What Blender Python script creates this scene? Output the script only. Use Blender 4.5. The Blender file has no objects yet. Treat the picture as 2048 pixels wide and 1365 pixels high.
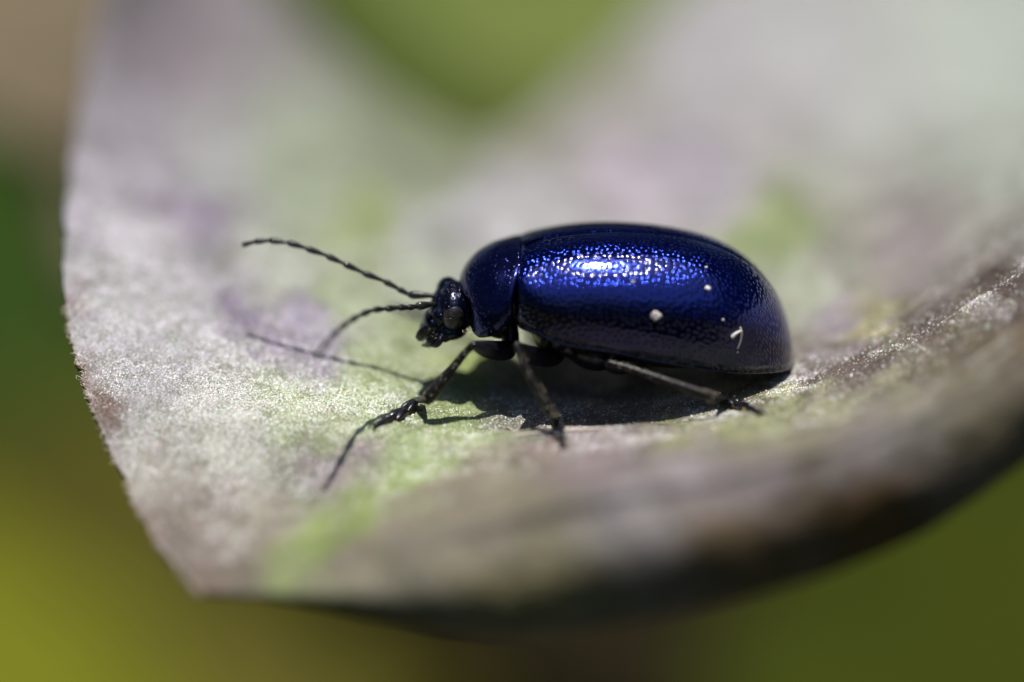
import bpy, bmesh, math, random
import numpy as np
from mathutils import Vector, Matrix, noise
from mathutils.bvhtree import BVHTree

R = math.radians
scene = bpy.context.scene
scene.unit_settings.system = 'METRIC'
scene.unit_settings.scale_length = 0.001          # one unit = one millimetre (macro scene)

# ------------------------------------------------------------------ camera
ELEV = R(18.0)                                    # the lens looks down by 18 degrees
DIST = 150.0                                      # mm from lens to the middle of the picture
MMPX = 0.01                                       # mm per photograph pixel at that distance
FWD = Vector((0, math.cos(ELEV), -math.sin(ELEV)))
UP = Vector((0, math.sin(ELEV), math.cos(ELEV)))
RIGHT = Vector((1, 0, 0))
CAMPOS = -FWD * DIST
cam = bpy.data.cameras.new('camera')
cam.sensor_width = 36.0
cam.lens = 36.0 * DIST / (2048 * MMPX)
cam.clip_start = 1.0
cam.clip_end = 100000.0
cam.dof.use_dof = True
cam.dof.focus_distance = DIST - 1.35
APERTURE = 13.5                                   # mm, diameter of the entrance pupil
cam.dof.aperture_fstop = cam.lens * 1e-3 / APERTURE
cam.dof.aperture_blades = 0
camo = bpy.data.objects.new('camera', cam)
scene.collection.objects.link(camo)
camo.location = CAMPOS
camo.rotation_euler = (math.pi / 2 - ELEV, 0, 0)
scene.camera = camo

# ------------------------------------------------------------------ sky and sun
SUN_EL, SUN_AZ = R(86.0), R(325.0)                # azimuth: clockwise from +Y, seen from above
sun_dir = Vector((math.sin(SUN_AZ) * math.cos(SUN_EL), math.cos(SUN_AZ) * math.cos(SUN_EL), math.sin(SUN_EL)))
world = bpy.data.worlds.new('World')
scene.world = world
world.use_nodes = True
wn = world.node_tree.nodes
sky = wn.new('ShaderNodeTexSky')
sky.sky_type = 'NISHITA'
sky.sun_disc = False
sky.sun_elevation = SUN_EL
sky.sun_rotation = SUN_AZ
wn['Background'].inputs['Strength'].default_value = 0.13
world.node_tree.links.new(sky.outputs[0], wn['Background'].inputs['Color'])
sun = bpy.data.lights.new('sun', 'SUN')
sun.energy = 5.0
sun.angle = R(0.5)
sun.color = (1.0, 0.965, 0.91)
suno = bpy.data.objects.new('sun', sun)
scene.collection.objects.link(suno)
suno.rotation_euler = sun_dir.to_track_quat('Z', 'Y').to_euler()
suno.location = (0, 0, 60)

vs = scene.view_settings
vs.view_transform = 'Standard'
vs.look = 'None'
vs.exposure = 0.16
vs.gamma = 1.0
vs.use_curve_mapping = False
scene.cycles.use_denoising = True
scene.cycles.max_bounces = 8
scene.cycles.sample_clamp_indirect = 6.0

# ------------------------------------------------------------------ helpers
rng = random.Random(7)
def P(px, py, Y):
    """point on the photograph's ray through (px, py) at depth Y"""
    d = FWD + RIGHT * ((px - 1024) * MMPX / DIST) + UP * ((682.5 - py) * MMPX / DIST)
    t = (Y - CAMPOS.y) / d.y
    return CAMPOS + d * t
def ray(px, py):
    d = FWD + RIGHT * ((px - 1024) * MMPX / DIST) + UP * ((682.5 - py) * MMPX / DIST)
    return CAMPOS, d.normalized()
def pix(v):
    r = Vector(v) - CAMPOS
    z = r.dot(FWD)
    return 1024 + r.dot(RIGHT) / z * DIST / MMPX, 682.5 - r.dot(UP) / z * DIST / MMPX

def mesh_obj(name, verts, faces, mat=None, parent=None, smooth=True):
    me = bpy.data.meshes.new(name)
    me.from_pydata([tuple(v) for v in verts], [], faces)
    me.validate()
    if smooth:
        me.polygons.foreach_set('use_smooth', [True] * len(me.polygons))
    if mat:
        me.materials.append(mat)
    o = bpy.data.objects.new(name, me)
    scene.collection.objects.link(o)
    if parent:
        o.parent = parent
        o.matrix_parent_inverse = parent.matrix_world.inverted() if parent.type == 'EMPTY' else Matrix()
    return o
def empty(name, loc, label, cat, group=None):
    o = bpy.data.objects.new(name, None)
    scene.collection.objects.link(o)
    o.empty_display_size = 0.5
    o.matrix_world = Matrix.Translation(loc)
    o['label'] = label
    o['category'] = cat
    if group:
        o['group'] = group
    return o
def tag(o, label=None, cat=None, group=None, kind=None):
    if label: o['label'] = label
    if cat: o['category'] = cat
    if group: o['group'] = group
    if kind: o['kind'] = kind
    return o

def catmull(pts, n, closed=False):
    """resample a polyline (rows of any dimension) as a Catmull-Rom curve with n points"""
    p = np.array(pts, float)
    ext = np.vstack([2 * p[0] - p[1], p, 2 * p[-1] - p[-2]])
    out = []
    m = len(p) - 1
    for i in range(n):
        s = i / (n - 1) * m
        k = min(int(s), m - 1)
        t = s - k
        a, b, c, d = ext[k], ext[k + 1], ext[k + 2], ext[k + 3]
        out.append(0.5 * ((2 * b) + (-a + c) * t + (2 * a - 5 * b + 4 * c - d) * t * t + (-a + 3 * b - 3 * c + d) * t ** 3))
    return np.array(out)

def tube(path, n=None, seg=14, flat=1.0, updir=(0, 0, 1), caps=True):
    """path rows: (Vector, radius) -> verts, faces; rounded ends"""
    rows = [(p[0].x, p[0].y, p[0].z, p[1]) for p in path]
    n = n or len(rows) * 5
    c = catmull(rows, n)
    pts = [Vector(r[:3]) for r in c]
    rad = [max(r[3], 0.004) for r in c]
    # round the ends
    t0 = (pts[1] - pts[0]).normalized(); t1 = (pts[-1] - pts[-2]).normalized()
    a, b = [], []
    for f in (0.97, 0.8, 0.5):
        a.append((pts[0] - t0 * rad[0] * math.sqrt(1 - (1 - f + 0.0) ** 2) * f * 0.8, rad[0] * math.sqrt(max(1 - f * f, 0.02))))
        b.append((pts[-1] + t1 * rad[-1] * f * 0.8, rad[-1] * math.sqrt(max(1 - f * f, 0.02))))
    a = [(pts[0] - t0 * rad[0] * f * 0.8, rad[0] * math.sqrt(max(1 - f * f, 0.02))) for f in (0.98, 0.8, 0.5)]
    b = [(pts[-1] + t1 * rad[-1] * f * 0.8, rad[-1] * math.sqrt(max(1 - f * f, 0.02))) for f in (0.5, 0.8, 0.98)]
    pts = [x[0] for x in a] + pts + [x[0] for x in b]
    rad = [x[1] for x in a] + rad + [x[1] for x in b]
    verts, faces = [], []
    ref = Vector(updir)
    for i, p in enumerate(pts):
        t = (pts[min(i + 1, len(pts) - 1)] - pts[max(i - 1, 0)]).normalized()
        s = t.cross(ref)
        if s.length < 1e-4:
            s = t.cross(Vector((0, 1, 0)))
        s.normalize()
        u = s.cross(t).normalized()
        for k in range(seg):
            an = 2 * math.pi * k / seg
            verts.append(p + s * math.cos(an) * rad[i] * flat + u * math.sin(an) * rad[i])
    N = len(pts)
    for i in range(N - 1):
        for k in range(seg):
            k2 = (k + 1) % seg
            faces.append((i * seg + k, i * seg + k2, (i + 1) * seg + k2, (i + 1) * seg + k))
    faces.append(tuple(range(seg))[::-1])
    faces.append(tuple((N - 1) * seg + k for k in range(seg)))
    return verts, faces

def join(parts):
    V, F = [], []
    for v, f in parts:
        o = len(V)
        V += list(v)
        F += [tuple(i + o for i in q) for q in f]
    return V, F

def ellipsoid(c, r, seg=24, rings=14, rot=None):
    V, F = [], []
    rot = rot or Matrix.Identity(3)
    for i in range(rings + 1):
        th = math.pi * i / rings
        for k in range(seg):
            ph = 2 * math.pi * k / seg
            V.append(Vector(c) + rot @ Vector((r[0] * math.sin(th) * math.cos(ph), r[1] * math.sin(th) * math.sin(ph), r[2] * math.cos(th))))
    for i in range(rings):
        for k in range(seg):
            k2 = (k + 1) % seg
            F.append((i * seg + k, (i + 1) * seg + k, (i + 1) * seg + k2, i * seg + k2))
    return V, F

def fused(name, parts, mat, parent, voxel=0.03, smooth=8):
    """several overlapping solids grown into ONE continuous skin"""
    V, F = join(parts)
    o = mesh_obj(name + '_tmp', V, F)
    m = o.modifiers.new('r', 'REMESH'); m.mode = 'VOXEL'; m.voxel_size = voxel
    s = o.modifiers.new('s', 'SMOOTH'); s.factor = 0.5; s.iterations = smooth
    dg = bpy.context.evaluated_depsgraph_get()
    me = bpy.data.meshes.new_from_object(o.evaluated_get(dg))
    bpy.data.objects.remove(o)
    me.name = name
    me.polygons.foreach_set('use_smooth', [True] * len(me.polygons))
    me.materials.clear(); me.materials.append(mat)
    ob = bpy.data.objects.new(name, me)
    scene.collection.objects.link(ob)
    if parent:
        ob.parent = parent
        ob.matrix_parent_inverse = parent.matrix_world.inverted() if parent.type == 'EMPTY' else Matrix()
    return ob

# ------------------------------------------------------------------ materials
def new_mat(name):
    m = bpy.data.materials.new(name)
    m.use_nodes = True
    nt = m.node_tree
    return m, nt, nt.nodes['Principled BSDF'], nt.nodes, nt.links
def coords(n, l, scale=1.0):
    tc = n.new('ShaderNodeTexCoord')
    return tc.outputs['Object']
def noise_tex(n, l, vec, scale, detail=2.0, rough=0.5):
    t = n.new('ShaderNodeTexNoise')
    t.inputs['Scale'].default_value = scale
    t.inputs['Detail'].default_value = detail
    t.inputs['Roughness'].default_value = rough
    l.new(vec, t.inputs['Vector'])
    return t
def ramp(n, l, fac, stops):
    r = n.new('ShaderNodeValToRGB')
    e = r.color_ramp.elements
    while len(e) < len(stops):
        e.new(0.5)
    for i, (p, c) in enumerate(stops):
        e[i].position = p
        e[i].color = c if len(c) == 4 else (*c, 1)
    l.new(fac, r.inputs['Fac'])
    return r
def math_node(n, l, op, a, b=None, clamp=False):
    m = n.new('ShaderNodeMath'); m.operation = op; m.use_clamp = clamp
    for i, x in enumerate((a, b)):
        if x is None: continue
        if hasattr(x, 'default_value') and not isinstance(x, (int, float)):
            l.new(x, m.inputs[i])
        else:
            m.inputs[i].default_value = x
    return m.outputs[0]
def mix_col(n, l, mode, fac, a, b):
    m = n.new('ShaderNodeMix'); m.data_type = 'RGBA'; m.blend_type = mode
    for sock, x in ((m.inputs[0], fac), (m.inputs[6], a), (m.inputs[7], b)):
        if isinstance(x, (int, float)): sock.default_value = x
        elif isinstance(x, tuple): sock.default_value = (*x, 1) if len(x) == 3 else x
        else: l.new(x, sock)
    return m.outputs[2]

def chitin(name, base, metallic, rough, pits=None, pit_strength=0.5, coat=0.6, coat_rough=0.06, edge=(0.02, 0.02, 0.05), fine=60):
    m, nt, b, n, l = new_mat(name)
    v = coords(n, l)
    nz = noise_tex(n, l, v, 0.9, 3)
    col = mix_col(n, l, 'MIX', nz.outputs['Fac'], tuple(c * 0.75 for c in base), tuple(min(c * 1.25, 1) for c in base))
    l.new(col, b.inputs['Base Color'])
    b.inputs['Metallic'].default_value = metallic
    b.inputs['Roughness'].default_value = rough
    b.inputs['Coat Weight'].default_value = coat
    b.inputs['Coat Roughness'].default_value = coat_rough
    h = None
    if pits:
        vo = n.new('ShaderNodeTexVoronoi')
        vo.inputs['Scale'].default_value = pits
        vo.inputs['Randomness'].default_value = 0.8
        l.new(v, vo.inputs['Vector'])
        r = ramp(n, l, vo.outputs['Distance'], [(0.0, (0, 0, 0)), (0.18, (0.35,) * 3), (0.32, (1, 1, 1))])
        r.color_ramp.interpolation = 'B_SPLINE'
        bp = n.new('ShaderNodeBump')
        bp.inputs['Strength'].default_value = pit_strength
        bp.inputs['Distance'].default_value = 0.02
        l.new(r.outputs[0], bp.inputs['Height'])
        h = bp
    f = noise_tex(n, l, v, fine, 3)
    b2 = n.new('ShaderNodeBump')
    b2.inputs['Strength'].default_value = 0.13
    b2.inputs['Distance'].default_value = 0.008
    l.new(f.outputs['Fac'], b2.inputs['Height'])
    if h: l.new(h.outputs[0], b2.inputs['Normal'])
    l.new(b2.outputs[0], b.inputs['Normal'])
    l.new(b2.outputs[0], b.inputs['Coat Normal'])
    return m

def elytron_material():
    m, nt, b, n, l = new_mat('blue_elytron_shell')
    v = coords(n, l)
    uv = n.new('ShaderNodeUVMap'); uv.uv_map = 'shell'
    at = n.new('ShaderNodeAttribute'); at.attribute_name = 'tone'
    nz = noise_tex(n, l, v, 1.4, 3)
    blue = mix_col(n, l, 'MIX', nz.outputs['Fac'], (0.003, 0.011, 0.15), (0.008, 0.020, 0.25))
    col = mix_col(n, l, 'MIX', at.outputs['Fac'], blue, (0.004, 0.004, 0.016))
    l.new(col, b.inputs['Base Color'])
    b.inputs['Metallic'].default_value = 0.92
    b.inputs['Roughness'].default_value = 0.13
    b.inputs['Coat Weight'].default_value = 0.85
    b.inputs['Coat Roughness'].default_value = 0.09
    # punctures: one small dimple per cell, laid out over the shell itself
    vo = n.new('ShaderNodeTexVoronoi'); vo.voronoi_dimensions = '2D'
    vo.inputs['Scale'].default_value = 9.0; vo.inputs['Randomness'].default_value = 0.75
    l.new(uv.outputs[0], vo.inputs['Vector'])
    r = ramp(n, l, vo.outputs['Distance'], [(0.0, (0, 0, 0)), (0.14, (0.25,) * 3), (0.36, (1, 1, 1))])
    r.color_ramp.interpolation = 'B_SPLINE'
    bp = n.new('ShaderNodeBump'); bp.inputs['Strength'].default_value = 0.7; bp.inputs['Distance'].default_value = 0.018
    l.new(r.outputs[0], bp.inputs['Height'])
    f = noise_tex(n, l, v, 34, 3)
    b2 = n.new('ShaderNodeBump'); b2.inputs['Strength'].default_value = 0.22; b2.inputs['Distance'].default_value = 0.008
    l.new(f.outputs['Fac'], b2.inputs['Height']); l.new(bp.outputs[0], b2.inputs['Normal'])
    g = noise_tex(n, l, v, 3.5, 2)
    b3 = n.new('ShaderNodeBump'); b3.inputs['Strength'].default_value = 0.25; b3.inputs['Distance'].default_value = 0.05
    l.new(g.outputs['Fac'], b3.inputs['Height']); l.new(b2.outputs[0], b3.inputs['Normal'])
    l.new(b3.outputs[0], b.inputs['Normal'])
    bc = n.new('ShaderNodeBump'); bc.inputs['Strength'].default_value = 0.42; bc.inputs['Distance'].default_value = 0.018
    l.new(r.outputs[0], bc.inputs['Height']); l.new(bc.outputs[0], b.inputs['Coat Normal'])
    return m
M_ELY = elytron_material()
M_PRO = chitin('blue_black_pronotum_shell', (0.008, 0.012, 0.085), 0.85, 0.17, pits=12, pit_strength=0.5, coat=0.3, coat_rough=0.08)
M_HEAD = chitin('blue_black_head_shell', (0.004, 0.006, 0.022), 0.6, 0.26, pits=11, pit_strength=1.0, coat=0.25, coat_rough=0.15)
M_BODY = chitin('black_underside_shell', (0.006, 0.006, 0.012), 0.2, 0.35, pits=20, pit_strength=0.4, coat=0.3, coat_rough=0.2)
M_LEG = chitin('black_leg_shell', (0.004, 0.0045, 0.010), 0.2, 0.32, pits=26, pit_strength=0.8, coat=0.2, coat_rough=0.12)
M_TIB = chitin('brown_black_tibia_shell', (0.006, 0.004, 0.004), 0.1, 0.42, pits=17, pit_strength=1.0, coat=0.1, coat_rough=0.15)
M_TIB.node_tree.nodes['Principled BSDF'].inputs['Specular IOR Level'].default_value = 0.3
M_ANT = chitin('black_antenna_shell', (0.010, 0.009, 0.010), 0.1, 0.38, pits=30, pit_strength=0.9, coat=0.35, coat_rough=0.2)
M_EYE = chitin('dark_faceted_eye', (0.014, 0.011, 0.012), 0.0, 0.32, pits=34, pit_strength=1.0, coat=0.4, coat_rough=0.15)
M_MOUTH = chitin('brown_mouthparts', (0.014, 0.009, 0.005), 0.0, 0.5, pits=25, pit_strength=0.9, coat=0.05, coat_rough=0.25)

def plain(name, col, rough=0.5, spec=0.5, var=0.25, scale=20, sss=0.0):
    m, nt, b, n, l = new_mat(name)
    v = coords(n, l)
    nz = noise_tex(n, l, v, scale, 3)
    c = mix_col(n, l, 'MIX', nz.outputs['Fac'], tuple(x * (1 - var) for x in col), tuple(min(1, x * (1 + var)) for x in col))
    l.new(c, b.inputs['Base Color'])
    b.inputs['Roughness'].default_value = rough
    b.inputs['Specular IOR Level'].default_value = spec
    bp = n.new('ShaderNodeBump'); bp.inputs['Strength'].default_value = 0.3; bp.inputs['Distance'].default_value = 0.01
    l.new(nz.outputs['Fac'], bp.inputs['Height']); l.new(bp.outputs[0], b.inputs['Normal'])
    return m
M_SETA = plain('golden_setae', (0.60, 0.52, 0.38), 0.18)
M_PAD = plain('tan_foot_pad', (0.45, 0.30, 0.12), 0.5)
M_DUST = plain('white_dust', (0.72, 0.66, 0.62), 0.6)
M_FIBRE = plain('white_fibre', (0.8, 0.76, 0.7), 0.4)
M_FRINGE = plain('dry_leaf_fringe', (0.55, 0.47, 0.36), 0.5)
M_SHRED = plain('dry_leaf_shred', (0.50, 0.42, 0.36), 0.6)

def leaf_material():
    m, nt, b, n, l = new_mat('waxy_leaf_skin')
    v = coords(n, l)
    at = n.new('ShaderNodeAttribute'); at.attribute_name = 'pigment_shade'
    col = at.outputs['Color']
    # cloudy bloom
    big = noise_tex(n, l, v, 0.8, 4, 0.6)
    r1 = ramp(n, l, big.outputs['Fac'], [(0.3, (0.72, 0.72, 0.72)), (0.7, (1.22, 1.2, 1.24))])
    col = mix_col(n, l, 'MULTIPLY', 1.0, col, r1.outputs[0])
    mid = noise_tex(n, l, v, 4.5, 4, 0.65)
    r2 = ramp(n, l, mid.outputs['Fac'], [(0.32, (0.70, 0.74, 0.66)), (0.68, (1.25, 1.22, 1.28))])
    col = mix_col(n, l, 'MULTIPLY', 0.9, col, r2.outputs[0])
    hs = n.new('ShaderNodeHueSaturation'); hs.inputs['Saturation'].default_value = 1.2; hs.inputs['Value'].default_value = 0.95
    l.new(col, hs.inputs['Color']); col = hs.outputs[0]
    # wax grains: pale papillae between darker gaps
    vo = n.new('ShaderNodeTexVoronoi'); vo.inputs['Scale'].default_value = 19; vo.inputs['Randomness'].default_value = 1.0
    l.new(v, vo.inputs['Vector'])
    gr = ramp(n, l, vo.outputs['Distance'], [(0.0, (1.9, 1.9, 1.95)), (0.25, (1.3, 1.3, 1.3)), (0.55, (0.62, 0.62, 0.58))])
    amt = noise_tex(n, l, v, 2.2, 3)
    ar = ramp(n, l, amt.outputs['Fac'], [(0.35, (0.35,) * 3), (0.65, (0.95,) * 3)])
    col = mix_col(n, l, 'MULTIPLY', ar.outputs[0], col, gr.outputs[0])
    # grains differ from one another
    cr = ramp(n, l, vo.outputs['Color'], [(0.0, (0.75, 0.72, 0.70)), (0.6, (1.0, 1.0, 1.0)), (0.97, (1.5, 1.5, 1.6))])
    col = mix_col(n, l, 'MULTIPLY', 0.8, col, cr.outputs[0])
    # tiny dark freckles
    fr = noise_tex(n, l, v, 7.0, 2)
    frr = ramp(n, l, fr.outputs['Fac'], [(0.24, (0.45, 0.38, 0.34)), (0.30, (1, 1, 1))])
    col = mix_col(n, l, 'MULTIPLY', 1.0, col, frr.outputs[0])
    l.new(col, b.inputs['Base Color'])
    b.inputs['Roughness'].default_value = 0.42
    b.inputs['Specular IOR Level'].default_value = 0.45
    b1 = n.new('ShaderNodeBump'); b1.inputs['Strength'].default_value = 0.75; b1.inputs['Distance'].default_value = 0.03; b1.invert = True
    l.new(vo.outputs['Distance'], b1.inputs['Height'])
    b2 = n.new('ShaderNodeBump'); b2.inputs['Strength'].default_value = 0.5; b2.inputs['Distance'].default_value = 0.09
    l.new(mid.outputs['Fac'], b2.inputs['Height']); l.new(b1.outputs[0], b2.inputs['Normal'])
    l.new(b2.outputs[0], b.inputs['Normal'])
    # thin leaf lets some light through
    tr = n.new('ShaderNodeBsdfTranslucent')
    tc = mix_col(n, l, 'MULTIPLY', 1.0, col, (0.5, 0.75, 0.25))
    l.new(tc, tr.inputs['Color'])
    mx = n.new('ShaderNodeMixShader'); mx.inputs[0].default_value = 0.10
    l.new(b.outputs[0], mx.inputs[1]); l.new(tr.outputs[0], mx.inputs[2])
    l.new(mx.outputs[0], n['Material Output'].inputs['Surface'])
    return m
M_LEAF = leaf_material()

def bg_leaf_mat(name, col, trans=0.15):
    m, nt, b, n, l = new_mat(name)
    v = coords(n, l)
    nz = noise_tex(n, l, v, 0.25, 4)
    c = mix_col(n, l, 'MIX', nz.outputs['Fac'], tuple(x * 0.7 for x in col), tuple(min(1, x * 1.3) for x in col))
    l.new(c, b.inputs['Base Color'])
    b.inputs['Roughness'].default_value = 0.8
    b.inputs['Specular IOR Level'].default_value = 0.08
    tr = n.new('ShaderNodeBsdfTranslucent'); l.new(c, tr.inputs['Color'])
    mx = n.new('ShaderNodeMixShader'); mx.inputs[0].default_value = trans
    l.new(b.outputs[0], mx.inputs[1]); l.new(tr.outputs[0], mx.inputs[2])
    l.new(mx.outputs[0], n['Material Output'].inputs['Surface'])
    return m

# ------------------------------------------------------------------ ground far below
def ground_material():
    m, nt, b, n, l = new_mat('dark_undergrowth_soil')
    v = coords(n, l)
    nz = noise_tex(n, l, v, 0.02, 5)
    r = ramp(n, l, nz.outputs['Fac'], [(0.35, (0.016, 0.012, 0.004)), (0.55, (0.028, 0.030, 0.006)), (0.75, (0.03, 0.05, 0.006))])
    l.new(r.outputs[0], b.inputs['Base Color'])
    b.inputs['Roughness'].default_value = 0.95
    b.inputs['Specular IOR Level'].default_value = 0.03
    return m
GZ = -90.0
gv, gf = [], []
NG = 60
for i in range(NG + 1):
    for j in range(NG + 1):
        x = ((i / NG) * 2 - 1); y = ((j / NG) * 2 - 1)
        X = math.copysign(abs(x) ** 2.5, x) * 20000; Y = math.copysign(abs(y) ** 2.5, y) * 20000
        gv.append((X, Y, GZ + 6 * noise.noise(Vector((X, Y, 0)) * 0.03)))
for i in range(NG):
    for j in range(NG):
        a = i * (NG + 1) + j
        gf.append((a, a + NG + 1, a + NG + 2, a + 1))
ground = mesh_obj('ground', gv, gf, ground_material())
tag(ground, kind='structure')

# ------------------------------------------------------------------ the leaf the beetle stands on
ROWS = [
 # curled-over front edge ... back edge; columns run from the left edge to the right
 [(402,1184,-6.8),(548,1200,-7.4),(745,1228,-8.5),(945,1262,-9.2),(1130,1265,-9.4),(1500,1190,-8.8),(1790,1095,-7.2),(2040,930,-6.1),(2350,690,-5.6)],
 [(400,1186,-7.0),(540,1190,-7.6),(735,1190,-8.5),(935,1180,-9.15),(1130,1150,-9.35),(1500,1070,-8.8),(1785,980,-7.2),(2035,830,-6.1),(2350,590,-5.6)],
 [(366,1150,-6.5),(510,1150,-7.0),(715,1132,-7.9),(920,1092,-8.55),(1130,1045,-8.8),(1500,968,-8.25),(1775,882,-6.75),(2028,742,-5.7),(2350,502,-5.2)],
 [(305,1075,-5.3),(480,1085,-5.9),(680,1070,-6.8),(900,1030,-7.7),(1120,980,-8.1),(1500,915,-7.6),(1760,840,-6.2),(2020,705,-5.2),(2350,468,-4.8)],
 [(245,955,-3.7),(430,975,-3.9),(640,985,-4.15),(860,965,-4.4),(1110,920,-4.4),(1500,868,-4.1),(1740,800,-3.5),(2010,650,-2.9),(2350,400,-2.5)],
 [(190,830,-2.4),(400,838,-2.4),(600,850,-2.5),(790,862,-2.65),(1110,880,-3.2),(1500,825,-2.8),(1720,752,-2.2),(1995,590,-1.6),(2350,330,-1.2)],
 [(150,705,-0.9),(385,740,-1.1),(600,775,-1.2),(810,805,-1.3),(1110,830,-1.6),(1480,790,-1.4),(1690,735,-1.1),(1975,585,-0.6),(2350,315,-0.3)],
 [(130,590,0.5),(370,650,0.2),(600,700,0),(850,742,0),(1110,768,0),(1455,742,0),(1650,706,0),(1950,570,0.3),(2350,300,0.5)],
 [(132,425,3.0),(380,500,3),(600,565,3),(850,610,3),(1100,640,3),(1450,625,3),(1680,600,3),(1930,490,3),(2350,250,3)],
 [(150,290,6.2),(400,335,7),(610,405,7),(860,425,7),(1050,425,7),(1430,405,7),(1720,405,7),(1960,335,7),(2350,150,7)],
 [(180,130,10),(400,170,13),(640,250,12.5),(880,315,12),(1020,318,12),(1350,200,15),(1700,190,16),(2000,160,16),(2350,0,16)],
 [(235,-90,15),(440,-130,24),(660,95,21),(890,255,17),(1030,255,17),(1240,90,24),(1520,-130,30),(2000,-160,30),(2350,-280,30)],
]
ctrl = np.array([[list(P(*c)) for c in r] for r in ROWS])      # rows x cols x 3
NU, NV = 360, 300                                              # along columns, along rows
tmp = np.array([catmull(ctrl[i], NU) for i in range(ctrl.shape[0])])          # rows x NU x 3
# more samples in the sharp middle rows
surf = np.stack([catmull(tmp[:, j], NV) for j in range(NU)], axis=1)         # NV x NU x 3

PIG = [  # px, py, reach in px, leaf colour, some with shade painted in
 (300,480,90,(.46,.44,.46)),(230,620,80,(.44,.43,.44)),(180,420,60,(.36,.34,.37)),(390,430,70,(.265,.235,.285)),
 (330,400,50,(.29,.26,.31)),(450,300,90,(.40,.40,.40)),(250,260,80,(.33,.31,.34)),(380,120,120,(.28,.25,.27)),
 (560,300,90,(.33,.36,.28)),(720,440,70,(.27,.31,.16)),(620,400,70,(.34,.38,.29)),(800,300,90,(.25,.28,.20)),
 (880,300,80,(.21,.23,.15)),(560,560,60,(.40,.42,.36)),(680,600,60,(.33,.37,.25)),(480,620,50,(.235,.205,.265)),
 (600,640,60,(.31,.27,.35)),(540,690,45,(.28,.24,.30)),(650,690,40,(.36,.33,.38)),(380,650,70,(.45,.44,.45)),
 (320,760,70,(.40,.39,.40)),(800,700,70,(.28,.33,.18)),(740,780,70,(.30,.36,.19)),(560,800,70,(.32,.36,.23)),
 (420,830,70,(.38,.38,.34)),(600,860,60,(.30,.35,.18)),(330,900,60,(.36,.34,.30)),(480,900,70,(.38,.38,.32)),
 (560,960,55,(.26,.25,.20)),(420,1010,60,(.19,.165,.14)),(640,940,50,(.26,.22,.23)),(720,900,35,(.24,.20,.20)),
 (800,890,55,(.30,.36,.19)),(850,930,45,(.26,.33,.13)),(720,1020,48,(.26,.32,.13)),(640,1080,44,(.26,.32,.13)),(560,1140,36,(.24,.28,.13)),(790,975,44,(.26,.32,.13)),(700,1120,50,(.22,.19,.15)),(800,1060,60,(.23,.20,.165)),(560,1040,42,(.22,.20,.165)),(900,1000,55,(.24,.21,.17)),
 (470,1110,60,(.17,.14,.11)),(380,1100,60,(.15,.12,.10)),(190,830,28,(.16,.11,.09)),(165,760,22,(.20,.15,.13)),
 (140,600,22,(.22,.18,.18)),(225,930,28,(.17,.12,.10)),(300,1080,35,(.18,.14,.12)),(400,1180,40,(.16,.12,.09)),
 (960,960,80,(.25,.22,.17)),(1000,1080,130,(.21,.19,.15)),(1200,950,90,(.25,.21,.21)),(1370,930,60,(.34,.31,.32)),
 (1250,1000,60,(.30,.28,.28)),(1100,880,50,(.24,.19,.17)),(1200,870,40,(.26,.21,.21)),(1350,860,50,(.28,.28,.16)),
 (1480,850,50,(.27,.28,.16)),(1050,1150,120,(.20,.18,.09)),(1500,970,90,(.21,.18,.18)),(1500,1080,110,(.15,.11,.06)),  # dark values along the curled front have its shade painted in
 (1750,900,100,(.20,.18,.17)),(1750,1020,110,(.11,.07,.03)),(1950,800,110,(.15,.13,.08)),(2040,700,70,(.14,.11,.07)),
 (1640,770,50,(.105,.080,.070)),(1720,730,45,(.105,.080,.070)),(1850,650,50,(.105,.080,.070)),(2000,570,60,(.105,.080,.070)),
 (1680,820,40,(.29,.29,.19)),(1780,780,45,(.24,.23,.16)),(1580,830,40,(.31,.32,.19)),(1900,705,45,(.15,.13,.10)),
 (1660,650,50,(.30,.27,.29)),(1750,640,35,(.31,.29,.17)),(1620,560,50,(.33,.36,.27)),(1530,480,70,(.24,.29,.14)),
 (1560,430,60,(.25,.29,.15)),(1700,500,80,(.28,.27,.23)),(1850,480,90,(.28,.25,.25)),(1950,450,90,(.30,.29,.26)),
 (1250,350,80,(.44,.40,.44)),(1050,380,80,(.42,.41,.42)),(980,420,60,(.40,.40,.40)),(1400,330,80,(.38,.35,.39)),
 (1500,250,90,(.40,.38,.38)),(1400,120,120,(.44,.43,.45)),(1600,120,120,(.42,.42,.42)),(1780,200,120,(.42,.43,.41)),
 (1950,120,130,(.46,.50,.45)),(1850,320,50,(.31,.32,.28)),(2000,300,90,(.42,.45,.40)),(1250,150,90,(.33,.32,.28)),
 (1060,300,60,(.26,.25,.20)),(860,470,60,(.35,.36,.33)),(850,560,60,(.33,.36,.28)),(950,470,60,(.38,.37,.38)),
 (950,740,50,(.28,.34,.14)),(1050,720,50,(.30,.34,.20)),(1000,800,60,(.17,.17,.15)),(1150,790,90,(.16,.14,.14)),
 (1300,790,90,(.16,.14,.13)),(1400,740,70,(.26,.24,.23)),(1500,770,50,(.12,.11,.07)),(1200,820,70,(.12,.10,.09)),  # dark entries in this row and the one above paint in the belly shadow
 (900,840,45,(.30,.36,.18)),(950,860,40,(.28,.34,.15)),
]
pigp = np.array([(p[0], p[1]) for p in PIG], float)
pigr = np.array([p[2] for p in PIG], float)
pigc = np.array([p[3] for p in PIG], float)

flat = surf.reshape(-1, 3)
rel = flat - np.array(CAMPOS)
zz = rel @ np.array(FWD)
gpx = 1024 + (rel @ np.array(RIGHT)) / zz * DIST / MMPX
gpy = 682.5 - (rel @ np.array(UP)) / zz * DIST / MMPX
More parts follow.
